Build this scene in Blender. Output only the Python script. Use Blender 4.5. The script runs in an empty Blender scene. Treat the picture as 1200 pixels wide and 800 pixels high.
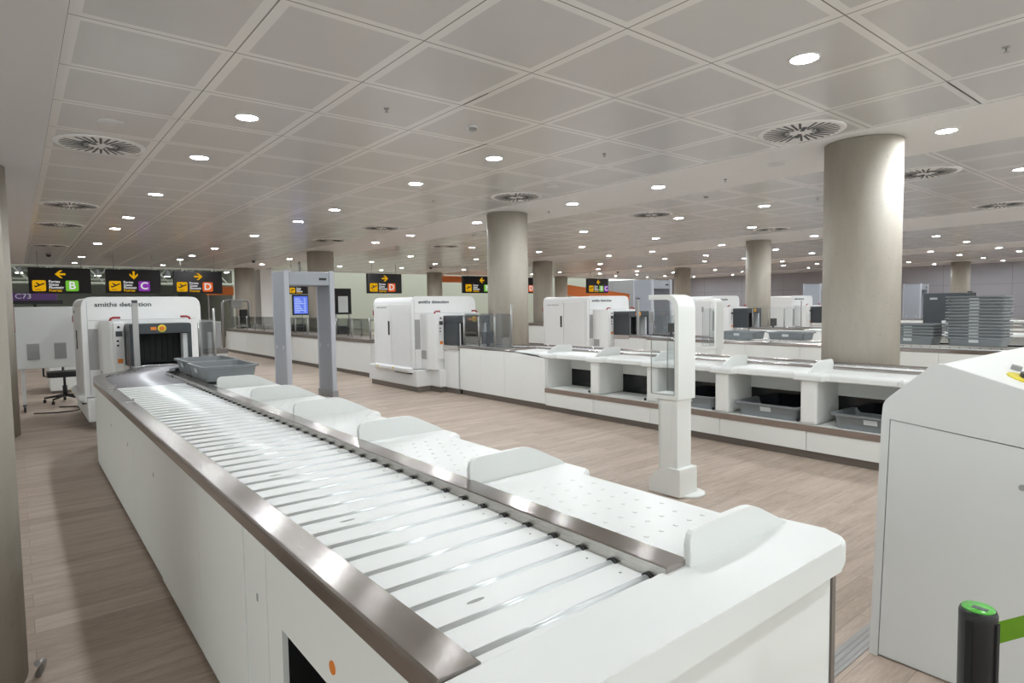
import bpy, bmesh, math, random
from mathutils import Vector, Matrix
random.seed(7)
S = bpy.context.scene
COL = S.collection
PI = math.pi
CZ = 3.476            # ceiling height
PER = 9.77            # spacing from one pair of lanes to the next

# ------------------------------------------------------------------ materials
def srgb(r, g, b):
    f = lambda c: (c/12.92 if c <= .04045 else ((c+.055)/1.055)**2.4)
    return (f(r/255), f(g/255), f(b/255), 1)

class NT:
    def __init__(s, name):
        s.m = bpy.data.materials.new(name); s.m.use_nodes = True
        s.t = s.m.node_tree; s.t.nodes.clear()
        s.out = s.n('ShaderNodeOutputMaterial')
    def n(s, typ, **kw):
        o = s.t.nodes.new(typ)
        for k, v in kw.items(): setattr(o, k, v)
        return o
    def l(s, a, b): s.t.links.new(a, b)
    def math(s, op, a, b=None, c=None):
        o = s.n('ShaderNodeMath', operation=op)
        for i, v in enumerate((a, b, c)):
            if v is None: continue
            if isinstance(v, (int, float)): o.inputs[i].default_value = v
            else: s.l(v, o.inputs[i])
        return o.outputs[0]
    def mix(s, f, a, b):
        o = s.n('ShaderNodeMix', data_type='RGBA')
        for i, v in ((0, f), (6, a), (7, b)):
            if isinstance(v, (int, float)): o.inputs[i].default_value = v
            elif isinstance(v, tuple): o.inputs[i].default_value = v
            else: s.l(v, o.inputs[i])
        return o.outputs[2]
    def noise(s, vec, scale, detail=4, rough=.55):
        o = s.n('ShaderNodeTexNoise'); o.inputs['Scale'].default_value = scale
        o.inputs['Detail'].default_value = detail; o.inputs['Roughness'].default_value = rough
        s.l(vec, o.inputs['Vector']); return o.outputs['Fac']
    def ramp(s, f, lo, hi):
        o = s.n('ShaderNodeMapRange'); s.l(f, o.inputs[0])
        o.inputs[1].default_value = lo; o.inputs[2].default_value = hi
        return o.outputs[0]
    def coord(s, scale=(1, 1, 1)):
        c = s.n('ShaderNodeTexCoord'); mp = s.n('ShaderNodeMapping')
        mp.inputs['Scale'].default_value = scale
        s.l(c.outputs['Object'], mp.inputs['Vector']); return mp.outputs['Vector']
    def bsdf(s, color, rough=.5, metal=0., spec=.5, bump=None, bstr=.2, bdist=.01):
        p = s.n('ShaderNodeBsdfPrincipled')
        for k, v in (('Base Color', color), ('Roughness', rough), ('Metallic', metal), ('Specular IOR Level', spec)):
            if isinstance(v, (int, float, tuple)): p.inputs[k].default_value = v
            else: s.l(v, p.inputs[k])
        if bump is not None:
            b = s.n('ShaderNodeBump'); b.inputs['Strength'].default_value = bstr; b.inputs['Distance'].default_value = bdist
            s.l(bump, b.inputs['Height']); s.l(b.outputs[0], p.inputs['Normal'])
        s.l(p.outputs[0], s.out.inputs[0]); return p

def simple(name, c, rough=.5, metal=0., spec=.5, var=.06, nscale=6., nstretch=(1, 1, 1)):
    t = NT(name); v = t.coord(nstretch); f = t.noise(v, nscale)
    d = tuple(max(0, x*(1-var)) for x in c[:3])+(1,); u = tuple(min(1, x*(1+var)) for x in c[:3])+(1,)
    t.bsdf(t.mix(f, d, u), rough, metal, spec); return t.m

def emit(name, c, s):
    t = NT(name); e = t.n('ShaderNodeEmission'); e.inputs[0].default_value = c; e.inputs[1].default_value = s
    t.l(e.outputs[0], t.out.inputs[0]); return t.m

def glass(name, tint=(.945, .96, .962, 1), refl=.08):
    t = NT(name); tr = t.n('ShaderNodeBsdfTransparent'); tr.inputs[0].default_value = tint
    g = t.n('ShaderNodeBsdfGlossy'); g.inputs['Roughness'].default_value = .02
    lw = t.n('ShaderNodeLayerWeight'); lw.inputs[0].default_value = .25
    mx = t.n('ShaderNodeMixShader'); f = t.math('MULTIPLY_ADD', lw.outputs['Fresnel'], .6, refl*.4)
    t.l(f, mx.inputs[0]); t.l(tr.outputs[0], mx.inputs[1]); t.l(g.outputs[0], mx.inputs[2])
    t.l(mx.outputs[0], t.out.inputs[0]); return t.m

M = {}
M['white'] = simple('white_lacquer', (.79, .805, .79, 1), .38, var=.015)
M['white2'] = simple('white_machine_paint', (.78, .785, .79, 1), .42, var=.015)
M['solid'] = simple('white_solid_surface', (.77, .79, .785, 1), .33, var=.01)
M['bump'] = simple('pale_grey_bump', (.74, .755, .75, 1), .3, var=.01)
M['sheet'] = simple('white_coated_sheet', (.82, .84, .84, 1), .38, spec=.35, var=.01)
M['totem'] = simple('white_totem_paint', (.82, .84, .825, 1), .4, var=.01)
M['greymach'] = simple('pale_grey_paint', (.66, .672, .672, 1), .45, var=.02)
M['ventgrey'] = simple('grey_grille', (.36, .36, .36, 1), .5, var=.05, nscale=200)
M['tray'] = simple('grey_tray_plastic', (.20, .218, .232, 1), .42, var=.06)
M['traylabel'] = simple('tray_label_paper', (.62, .66, .68, 1), .5, var=.03)
M['dark'] = simple('charcoal_plastic', (.045, .052, .06, 1), .4, var=.1)
M['black'] = simple('black_plastic', (.008, .008, .009, 1), .45, var=.1)
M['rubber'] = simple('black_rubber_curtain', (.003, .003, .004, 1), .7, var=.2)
M['blackglass'] = simple('black_window', (.006, .006, .008, 1), .08, var=.1)
M['detector'] = simple('detector_blue_grey', (.34, .365, .41, 1), .42, var=.03)
M['detedge'] = simple('detector_edge_trim', (.47, .49, .54, 1), .4, var=.03)
M['red'] = simple('red_handle', (.30, .012, .02, 1), .35)
M['orange'] = simple('orange_sticker', (.75, .22, .02, 1), .45)
M['yellow'] = simple('yellow_ring', (.78, .66, .04, 1), .45)
M['bronze'] = simple('taupe_edge_strip', (.23, .175, .145, 1), .45, var=.05, nscale=20)
M['kick'] = simple('brushed_kick_plate', (.20, .175, .155, 1), .45, .3, var=.05, nscale=20)
M['post'] = simple('grey_metal_post', (.36, .355, .35, 1), .35, .6, var=.04)
M['green'] = simple('green_cap', (.10, .47, .06, 1), .3)
M['belt'] = simple('green_webbing', (.16, .34, .005, 1), .65, var=.08, nscale=60)
M['signblack'] = simple('sign_black_panel', (.016, .0145, .0155, 1), .55, spec=.25, var=.05)
M['screen'] = emit('flight_screen_glow', (.14, .22, .8, 1), 1.0)
M['screenline'] = emit('flight_screen_lines', (.6, .72, 1, 1), 1.0)
M['sy'] = emit('sign_yellow', srgb(228, 172, 20), .85)
M['sg'] = emit('sign_green', srgb(118, 190, 60), .85)
M['sp'] = emit('sign_purple', srgb(140, 62, 170), .85)
M['so'] = emit('sign_orange', srgb(226, 106, 52), .85)
M['sw'] = emit('sign_white', (.9, .9, .9, 1), .75)
M['fascia'] = simple('orange_fascia', (.80, .22, .05, 1), .5)
M['purple'] = simple('purple_fascia', (.10, .035, .16, 1), .5)
M['glass'] = glass('clear_glass')
M['smoke'] = glass('smoked_glass', (.62, .64, .68, 1), .12)
M['lamp'] = emit('lamp_diffuser', (.95, 1, 1.02, 1), 335)
M['lampfar'] = emit('hall_lamp', (1, 1, .95, 1), 30)
M['trimring'] = simple('lamp_trim_white', (.75, .75, .75, 1), .4)
M['hardware'] = simple('grey_hardware', (.30, .30, .30, 1), .45)
M['pale'] = simple('pale_green_wall_panel', (.46, .475, .40, 1), .5, var=.03, nscale=.8)
M['greywall'] = None
M['brushed'] = None

def brushed(name, c, rough, stretch):
    t = NT(name); v = t.coord(stretch); f = t.noise(v, 40, 3)
    col = t.mix(f, tuple(x*.86 for x in c)+(1,), tuple(min(1, x*1.1) for x in c)+(1,))
    r = t.math('MULTIPLY_ADD', f, .10, rough-.05)
    p = t.bsdf(col, r, 1.0)
    tg = t.n('ShaderNodeTangent', direction_type='UV_MAP', uv_map='grain'); t.l(tg.outputs[0], p.inputs['Tangent'])
    p.inputs['Anisotropic'].default_value = 1.0
    return t.m
M['brushed'] = brushed('brushed_stainless', (.44, .405, .39), .25, (12, .25, 12))
M['brushed_lit'] = brushed('brushed_stainless_lit', (.72, .705, .68), .27, (12, .25, 12))  # rail steel again, reflected light from the white sheet put into its colour
M['roller'] = simple('zinc_roller', (.68, .72, .73, 1), .33, .4, var=.06, nscale=12)
M['rollergrey'] = simple('curve_roller_grey', (.46, .46, .49, 1), .42, .3, var=.06)

def concrete():
    t = NT('concrete'); v = t.coord(); v2 = t.coord((1, 1, .25))
    a = t.noise(v2, 1.7, 6, .6); b = t.noise(v, 22, 5, .6)
    c = t.mix(t.ramp(a, .3, .7), (.33, .295, .245, 1), (.46, .425, .37, 1))
    c = t.mix(t.ramp(b, .62, .8), c, (.27, .24, .2, 1))
    t.bsdf(c, .62, bump=b, bstr=.12); return t.m
M['concrete'] = concrete()

def wood():
    t = NT('oak_plank_floor')
    c = t.n('ShaderNodeTexCoord')
    br = t.n('ShaderNodeTexBrick'); br.offset = .37; br.offset_frequency = 2
    t.l(c.outputs['Object'], br.inputs['Vector'])
    for k, v in (('Scale', 1.), ('Brick Width', 1.25), ('Row Height', .182), ('Mortar Size', .0016), ('Mortar Smooth', .3), ('Bias', 0.)):
        br.inputs[k].default_value = v
    br.inputs['Color1'].default_value = (0, 0, 0, 1); br.inputs['Color2'].default_value = (1, 1, 1, 1); br.inputs['Mortar'].default_value = (.5, .5, .5, 1)
    mp = t.n('ShaderNodeMapping'); mp.inputs['Scale'].default_value = (.8, 7, 1); t.l(c.outputs['Object'], mp.inputs['Vector'])
    # shift the grain per plank
    add = t.n('ShaderNodeVectorMath', operation='ADD'); t.l(mp.outputs[0], add.inputs[0])
    sc = t.n('ShaderNodeVectorMath', operation='SCALE'); t.l(br.outputs['Color'], sc.inputs[0]); sc.inputs['Scale'].default_value = 17.
    t.l(sc.outputs[0], add.inputs[1])
    g = t.noise(add.outputs[0], 2.2, 7, .62); g2 = t.noise(add.outputs[0], 14, 4, .6)
    w = t.noise(c.outputs['Object'], .9, 3)
    base = t.mix(t.ramp(br.outputs['Color'], 0, 1), (.385, .305, .248, 1), (.515, .425, .358, 1))
    col = t.mix(t.math('MULTIPLY', t.ramp(g, .40, .78), .85), base, (.285, .218, .175, 1))
    col = t.mix(t.math('MULTIPLY', t.ramp(g2, .45, .75), .45), col, (.58, .495, .43, 1))
    col = t.mix(t.math('MULTIPLY', br.outputs['Fac'], .6), col, (.17, .125, .10, 1))
    t.bsdf(col, t.math('MULTIPLY_ADD', g, .15, .40), spec=.35, bump=g2, bstr=.05, bdist=.003); return t.m
M['wood'] = wood()

def ceil_mat(name, x0):
    t = NT(name); c = t.n('ShaderNodeTexCoord'); sp = t.n('ShaderNodeSeparateXYZ'); t.l(c.outputs['Object'], sp.inputs[0])
    def edge(v, o):
        f = t.math('FRACT', t.math('SUBTRACT', v, o)); return t.math('MINIMUM', f, t.math('SUBTRACT', 1., f))
    ex = edge(sp.outputs[0], x0); ey = edge(sp.outputs[1], .841)
    border = t.math('LESS_THAN', t.math('MINIMUM', ex, t.math('ADD', ey, .012)), .075)
    groove = t.math('LESS_THAN', t.math('MINIMUM', ex, ey), .0055)
    n = t.noise(c.outputs['Object'], 1.3, 3)
    pan = t.mix(n, (.61, .61, .605, 1), (.67, .67, .665, 1))
    col = t.mix(border, pan, (.86, .86, .845, 1)); col = t.mix(groove, col, (.25, .25, .245, 1))
    # perforation and slightly dished panels scatter the grazing reflections along the rows
    mp = t.n('ShaderNodeMapping'); mp.inputs['Scale'].default_value = (.9, 3.2, 1); t.l(c.outputs['Object'], mp.inputs[0])
    wv = t.noise(mp.outputs[0], 1.6, 2)
    h = t.math('MULTIPLY_ADD', wv, .25, t.math('MULTIPLY', groove, -.5))
    t.bsdf(col, t.mix(border, (.23, .23, .23, 1), (.20, .20, .20, 1)), spec=.55, bump=h, bstr=.05, bdist=.02); return t.m

def greywall():
    t = NT('grey_wall_panel'); c = t.n('ShaderNodeTexCoord'); sp = t.n('ShaderNodeSeparateXYZ'); t.l(c.outputs['Object'], sp.inputs[0])
    fy = t.math('FRACT', t.math('DIVIDE', t.math('ADD', sp.outputs[0], sp.outputs[1]), 3.0)); fz = t.math('FRACT', t.math('DIVIDE', sp.outputs[2], 1.18))
    g = t.math('MAXIMUM', t.math('LESS_THAN', fy, .006), t.math('LESS_THAN', fz, .012))
    n = t.noise(c.outputs['Object'], .6, 3)
    col = t.mix(n, (.34, .335, .37, 1), (.41, .40, .435, 1)); col = t.mix(g, col, (.2, .2, .22, 1))
    t.bsdf(col, .5); return t.m
M['greywall'] = greywall()
M['plaster'] = simple('white_plaster', (.88, .875, .87, 1), .45, var=.02, nscale=1.)
M['soffit'] = simple('grey_white_soffit', (.74, .735, .74, 1), .6, var=.02, nscale=1.)
M['hallroof'] = simple('dark_hall_roof', (.05, .055, .05, 1), .8, var=.2)
M['truss'] = simple('pale_truss_paint', (.55, .58, .50, 1), .5)

# ------------------------------------------------------------------ mesh helpers
class B:
    def __init__(s): s.bm = bmesh.new(); s.mi = 0
    def _done(s, faces):
        for f in faces: f.material_index = s.mi
    def box(s, a, b, bev=0., seg=2, top_only=False):
        x0, y0, z0 = [min(p, q) for p, q in zip(a, b)]; x1, y1, z1 = [max(p, q) for p, q in zip(a, b)]
        return s.prism([(x0, y0), (x1, y0), (x1, y1), (x0, y1)], z0, z1, 'z', bev, seg)
    def prism(s, pts, h0, h1, axis='z', bev=0., seg=2, bevcap=True):
        """polygon extruded along an axis: axis z -> pts (x,y); x -> pts (y,z); y -> pts (x,z)"""
        def P(p, h):
            return {'z': (p[0], p[1], h), 'x': (h, p[0], p[1]), 'y': (p[0], h, p[1])}[axis]
        va = [s.bm.verts.new(P(p, h0)) for p in pts]; vb = [s.bm.verts.new(P(p, h1)) for p in pts]
        fs = [s.bm.faces.new(va[::-1]), s.bm.faces.new(vb)]
        n = len(pts)
        for i in range(n):
            j = (i+1) % n
            fs.append(s.bm.faces.new((va[i], va[j], vb[j], vb[i])))
        s._done(fs)
        if bev > 0:
            es = set()
            if bevcap:
                for f in fs[:2]: es.update(f.edges)
            if len(pts) <= 4 or not bevcap:
                for f in fs[2:]: es.update(f.edges)
            r = bmesh.ops.bevel(s.bm, geom=list(es), offset=bev, segments=seg, profile=.5, affect='EDGES', clamp_overlap=True)
            s._done(r['faces'])
        return s
    def tube(s, pts, r, seg=10, cap=True):
        pts = [Vector(p) for p in pts]; rings = []
        up = None
        for i, p in enumerate(pts):
            d = (pts[min(i+1, len(pts)-1)]-pts[max(i-1, 0)]).normalized()
            if up is None:
                up = Vector((0, 0, 1)) if abs(d.z) < .9 else Vector((1, 0, 0))
            a = d.cross(up)
            if a.length < 1e-4: a = d.orthogonal()
            a.normalize(); b = a.cross(d).normalized(); up = b
            rr = r[i] if isinstance(r, (list, tuple)) else r
            rings.append([s.bm.verts.new(p+rr*(math.cos(2*PI*k/seg)*a+math.sin(2*PI*k/seg)*b)) for k in range(seg)])
        fs = []
        for A, C in zip(rings, rings[1:]):
            for k in range(seg):
                fs.append(s.bm.faces.new((A[k], A[(k+1) % seg], C[(k+1) % seg], C[k])))
        for f in fs: f.smooth = True
        if cap:
            fs.append(s.bm.faces.new(rings[0][::-1])); fs.append(s.bm.faces.new(rings[-1]))
        s._done(fs); return s
    def lathe(s, prof, c=(0, 0, 0), seg=32, axis='z'):
        """prof: (radius, height)"""
        rings = []
        for r, h in prof:
            ring = []
            for k in range(seg):
                a = 2*PI*k/seg; u, v = r*math.cos(a), r*math.sin(a)
                o = {'z': (u, v, h), 'y': (u, h, v), 'x': (h, u, v)}[axis]
                ring.append(s.bm.verts.new((c[0]+o[0], c[1]+o[1], c[2]+o[2])))
            rings.append(ring)
        fs = []
        for A, C in zip(rings, rings[1:]):
            for k in range(seg):
                f = s.bm.faces.new((A[k], A[(k+1) % seg], C[(k+1) % seg], C[k])); f.smooth = True; fs.append(f)
        if prof[0][0] > 1e-6: fs.append(s.bm.faces.new(rings[0][::-1]))
        if prof[-1][0] > 1e-6: fs.append(s.bm.faces.new(rings[-1]))
        s._done(fs); return s
    def loft(s, secs, cap=True, closed=True, smooth=False):
        rings = [[s.bm.verts.new(p) for p in sec] for sec in secs]; fs = []
        n = len(secs[0])
        for A, C in zip(rings, rings[1:]):
            for k in range(n if closed else n-1):
                f = s.bm.faces.new((A[k], A[(k+1) % n], C[(k+1) % n], C[k])); f.smooth = smooth; fs.append(f)
        if cap and closed:
            fs.append(s.bm.faces.new(rings[0][::-1])); fs.append(s.bm.faces.new(rings[-1]))
        s._done(fs); return s
    def mat(s, i): s.mi = i; return s

def rpoly(pts, r, seg=4):
    """round the corners of a polygon; r one radius or one per corner"""
    out = []; n = len(pts)
    for i, p in enumerate(pts):
        rr = r[i] if isinstance(r, (list, tuple)) else r
        p = Vector(p); a = Vector(pts[i-1]); b = Vector(pts[(i+1) % n])
        if rr <= 0: out.append(tuple(p)); continue
        da = (a-p).normalized(); db = (b-p).normalized()
        k = min(rr, (a-p).length*.49, (b-p).length*.49)
        for j in range(seg+1):
            t = j/seg
            q = (p+da*k)*(1-t)**2+p*2*t*(1-t)+(p+db*k)*t*t
            out.append(tuple(q))
    return out

def top_of(o):
    while o.parent: o = o.parent
    return o

def obj(name, b, mat, parent=None, label=None, bevel=None, smooth_angle=None):
    bm = b.bm if isinstance(b, B) else b
    bmesh.ops.recalc_face_normals(bm, faces=bm.faces)
    if parent is not None:
        loc = top_of(parent).location
        rot = top_of(parent).rotation_euler.z
        for v in bm.verts: v.co -= loc
    if mat in ('brushed', 'brushed_lit'):
        uv = bm.loops.layers.uv.new('grain')
        for f in bm.faces:
            for l in f.loops: l[uv].uv = (l.vert.co.x+l.vert.co.z, l.vert.co.y)
    me = bpy.data.meshes.new(name); bm.to_mesh(me); bm.free()
    for m in (mat if isinstance(mat, (list, tuple)) else [mat]): me.materials.append(M[m] if isinstance(m, str) else m)
    o = bpy.data.objects.new(name, me); COL.objects.link(o)
    if parent is not None: o.parent = parent
    if label: o['label'] = label
    return o

def thing(name, label, cat, loc=(0, 0, 0), group=None):
    o = bpy.data.objects.new(name, None); COL.objects.link(o); o.location = loc
    o.empty_display_size = .1
    o['label'] = label; o['category'] = cat
    if group: o['group'] = group
    return o

def tag(o, label, cat, group=None):
    o['label'] = label; o['category'] = cat
    if group: o['group'] = group
    return o

def struct(name, b, mat):
    o = obj(name, b, mat); o['kind'] = 'structure'; return o

def dup(root, loc, label, group=None, rotz=None):
    r = root.copy(); COL.objects.link(r); r.location = loc; r['label'] = label
    if rotz is not None: r.rotation_euler.z = rotz
    if group: r['group'] = group
    for ch in list(root.children):
        if ch.name.startswith('ball_bump'): continue
        c = ch.copy(); COL.objects.link(c); c.parent = r
        for g in list(ch.children):
            d = g.copy(); COL.objects.link(d); d.parent = c
    return r

def text_mesh(s, size, mat_name, name, parent, loc, rot=(PI/2, 0, 0), align='LEFT', ext=.002, bold=0., sx=1.):
    cu = bpy.data.curves.new('text_curve', 'FONT'); cu.body = s; cu.size = size; cu.extrude = ext; cu.align_x = align; cu.align_y = 'CENTER'
    cu.offset = bold; cu.resolution_u = 3
    t = bpy.data.objects.new('text_tmp', cu); COL.objects.link(t)
    dg = bpy.context.evaluated_depsgraph_get(); me = bpy.data.meshes.new_from_object(t.evaluated_get(dg))
    bpy.data.objects.remove(t); bpy.data.curves.remove(cu)
    base = top_of(parent).location
    mt = Matrix.Translation(Vector(loc)-base) @ Matrix.Rotation(rot[2], 4, 'Z') @ Matrix.Rotation(rot[0], 4, 'X') @ Matrix.Scale(sx, 4, (1, 0, 0))
    me.transform(mt); me.name = name; me.materials.clear(); me.materials.append(M[mat_name])
    o = bpy.data.objects.new(name, me); COL.objects.link(o); o.parent = parent
    return o

# ------------------------------------------------------------------ camera
cam = bpy.data.cameras.new('camera'); cam.sensor_width = 36; cam.lens = 719.475/1200*36; cam.clip_end = 300; cam.clip_start = .05
co = bpy.data.objects.new('camera', cam); COL.objects.link(co)
yaw, pitch, roll = .67865, .05841, -.01409
cy, sy, cp, sp_ = math.cos(yaw), math.sin(yaw), math.cos(pitch), math.sin(pitch)
F = Vector((sy*cp, cy*cp, -sp_)); R = Vector((cy, -sy, 0)); U = R.cross(F)
R2 = R*math.cos(roll)+U*math.sin(roll); U2 = -R*math.sin(roll)+U*math.cos(roll)
mw = Matrix((R2, U2, -F)).transposed().to_4x4(); mw.translation = (0, 0, 1.6)
co.matrix_world = mw
S.camera = co

# ------------------------------------------------------------------ room shell
YE = 30.5    # far end of the tiled ceiling
struct('floor', B().box((-8, -7, -.12), (41, 60, 0)), 'wood')
bays = [(.34, 7.34), (9.13, 16.13), (18.9, 25.9), (28.7, 35.7)]
solid = [(-8, .34), (7.34, 9.13), (16.13, 18.9), (25.9, 28.7), (35.7, 41)]
for i, (a, b) in enumerate(bays):
    struct('ceiling', B().box((a, -7, CZ), (b, YE, CZ+.1)), ceil_mat('perforated_ceiling_tile', a % 1))
for i, (a, b) in enumerate(solid):
    bb = B().box((a, -7, CZ-.012), (b, YE, CZ+.1))
    struct('ceiling_beam' if i else 'ceiling_soffit', bb, 'plaster' if i else 'soffit')
struct('wall_right', B().box((39.6, -7, 0), (39.9, 60, CZ+.1)), 'greywall')
struct('wall_left', B().box((-8.2, 9, 0), (-8, 60, 7.5)), 'plaster')
# far end: pale panelled wall to the right, an open taller hall to the left
struct('wall_far', B().box((9.6, 37, 0), (41, 37.3, 7.5)), 'pale')
struct('wall_hall', B().box((-8, 52, 0), (9.6, 52.3, 7.5)), 'pale')
struct('wall_hall_side', B().box((9.6, 37.3, 0), (9.9, 52, 7.5)), 'pale')
struct('ceiling_hall', B().box((-8, YE+.3, 7.3), (9.9, 52.3, 7.5)), 'hallroof')
struct('trim_1', B().box((-8, YE, CZ-.03), (41, YE+.12, CZ+.5)), 'plaster')
# floor expansion joint, a metal strip set in the planks
b = B(); b.box((2.2, 1.115, 0), (6.0, 1.205, .004))
for k in range(3): b.mat(1).box((2.2, 1.130+.024*k, .004), (6.0, 1.138+.024*k, .0055))
o = obj('floor_joint', b, ['post', 'hardware']); o['kind'] = 'structure'; o.name = 'trim_3'

# roof trusses in the tall hall seen over the signs
for k, (yy, zz) in enumerate(((35.5, 2.95), (39.5, 3.3), (43.5, 3.9))):
    b = B(); xa, xb = -7.8, 9.4
    for dz in (0, .8): b.tube([(xa, yy, zz+dz), (xb, yy, zz+dz)], .07, 8)
    x = xa; up = 0
    while x < xb-.6:
        b.tube([(x, yy, zz+.8*up), (x+.7, yy, zz+.8*(1-up))], .04, 6); x += .7; up = 1-up
    o = tag(obj('roof_truss', b, 'truss'), ['nearest', 'middle', 'farthest'][k]+' pale steel roof truss in the tall hall behind the gate signs', 'truss')
for k, (xx, yy, zz) in enumerate(((.21, 37, 3.46), (3.27, 37, 3.38), (6.36, 37, 3.40), (9.2, 36.5, 3.65))):
    t = thing('hall_lamp', ['hanging hall lamp left of the green B sign', 'hanging hall lamp between the B and C signs', 'hanging hall lamp between the C and D signs', 'hanging hall lamp right of the orange D sign'][k], 'lamp', (xx, yy, zz))
    obj('lamp_shade', B().lathe([(.02, .35), (.09, .3), (.16, .05), (.17, 0)], (xx, yy, zz), 16), 'hardware', t)
    obj('bulb', B().lathe([(0, -.02), (.14, -.01), (.14, .01), (0, .02)], (xx, yy, zz), 16), 'lampfar', t)
    obj('cord', B().tube([(xx, yy, zz+.35), (xx, yy, 7.3)], .01, 6), 'hardware', t)

# columns
cols = [((7.93, 3.13), .415, 'big bare concrete column in front, right of the white screen totem'),
        ((7.89, 9.89), .415, 'bare concrete column behind the lane with the red-handled scanner, left of centre'),
        ((7.93, 19.88), .42, 'concrete column rising behind the walk-through metal detector'),
        ((8.19, 29.53), .42, 'distant concrete column beside the orange D sign on the left'),
        ((17.69, 9.92), .36, 'concrete column behind two grey trays, between centre and the big column'),
        ((17.67, 19.75), .42, 'concrete column just right of the second far D sign'),
        ((17.95, 28.95), .42, 'far concrete column left of the black B and C sign'),
        ((27.9, 19.97), .42, 'distant column directly above the white screen totem'),
        ((36.9, 9.9), .40, 'column standing against the grey panelled wall on the right'),
        ((27.9, 29.4), .42, 'farthest small column left of the orange fascia'),
        ((-.44, 10.3), .42, 'shaded concrete column at the left edge, the farther one'),
        ((-.45, 3.45), .42, 'nearest concrete column cut by the left edge of the photo')]
for (x, y), r, lab in cols:
    b = B().lathe([(r, 0), (r, CZ-.02)], (x, y, 0), 48)
    o = obj('column', b, 'concrete'); tag(o, lab, 'column')
# small metal bracket at the foot of the nearest left column
t = obj('floor_bracket', B().tube([(.0, 3.36, .004), (.02, 3.34, .05), (.02, 3.30, .09), (.0, 3.27, .1)], .014, 8), 'post')
tag(t, 'small bent metal bracket at the foot of the nearest left column', 'bracket')

# ------------------------------------------------------------------ ceiling fittings
def lamp_at(x, y, z, lab, r=.098, parts=True, group=None):
    t = thing('ceiling_light', lab, 'ceiling light', (x, y, z), group)
    obj('trim_ring', B().lathe([(r, -.006), (r*1.02, -.012), (r*1.16, -.008), (r*1.18, 0), (r, 0)], (x, y, z), 28), 'trimring', t)
    obj('diffuser', B().lathe([(r, -.004), (r, -.0065)], (x, y, z), 28), 'lamp', t)
    return t
lamps = {1.85: [6.37, 8.37, 11.4, 14.5, 16.6, 20.5, 25.7, 29.0], 4.83: [2.345, 6.3, 8.27, 11.33, 13.27, 16.4, 20.4, 23.5, 25.5, 28.9],
 8.1: [2.343, 6.26, 8.21, 11.23, 14.2, 16.2, 23.3, 26.6], 11.47: [2.37, 6.32, 8.31, 11.22, 16.2, 20.14, 23.33, 26.5],
 14.43: [8.27, 11.23, 14.2, 16.3, 20.1, 23.2, 26.2, 28.3], 17.85: [8.31, 11.27, 14.06, 16.12, 25.97], 21.33: [6.36, 11.3, 14.17, 16.15, 19.8],
 24.3: [6.38, 8.47, 11.4, 14.27, 16.2, 19.93, 22.7, 25.7, 28.1], 27.6: [8.4, 14.29, 22.8, 25.7], 28.2: [6.41],
 31.2: [6.43, 8.43, 14.39, 16.1, 20.1, 23.0, 25.8, 27.6], 34.5: [8.41, 11.43, 16.37, 20.4, 26.1, 27.6], 37.7: [8.38, 11.29, 22.95, 26.0]}
rown = {1.85: 'row over the near roller conveyor', 4.83: 'row over the near aisle', 8.1: 'row in the white beam with the big column', 11.47: 'first row past the big column\'s beam',
 14.43: 'second row past the big column\'s beam', 17.85: 'row in the second white beam', 21.33: 'first row past the second beam', 24.3: 'second row past the second beam', 27.6: 'row in the third beam',
 28.2: 'right edge of the third beam', 31.2: 'first row past the third beam', 34.5: 'second row past the third beam', 37.7: 'row along the grey wall'}
ordn = ['nearest', 'second', 'third', 'fourth', 'fifth', 'sixth', 'seventh', 'eighth', 'ninth', 'tenth']
beamcols = (8.1, 17.85, 27.6, 28.2, 37.7)
for x, ys in lamps.items():
    for i, y in enumerate(ys):
        z = CZ-(.012 if x in beamcols else 0)
        lamp_at(x, y, z, '%s round lit downlight of the %s' % (ordn[i], rown[x]))
# lamps that light the room from outside the picture (behind and beside the camera)
oth = [(1.85, 2.35), (1.85, -.65), (1.85, -3.6), (4.83, -.65), (4.83, -3.6), (8.1, -.65), (8.1, -3.6), (11.47, -.65), (14.43, 2.35), (14.43, -.65), (14.43, 6.32), (17.85, 2.35), (17.85, 6.3), (21.33, 2.35), (21.33, 8.3), (24.3, 2.35), (27.6, 2.35), (31.2, 2.35), (21.33, -.65), (-3, 14.5), (-3, 20.5), (-3,27)]
for x, y in oth:
    lamp_at(x, y, CZ-(.012 if x in beamcols or x < .3 else 0), 'lit downlight outside the photo', group='downlights outside the photo')

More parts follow.
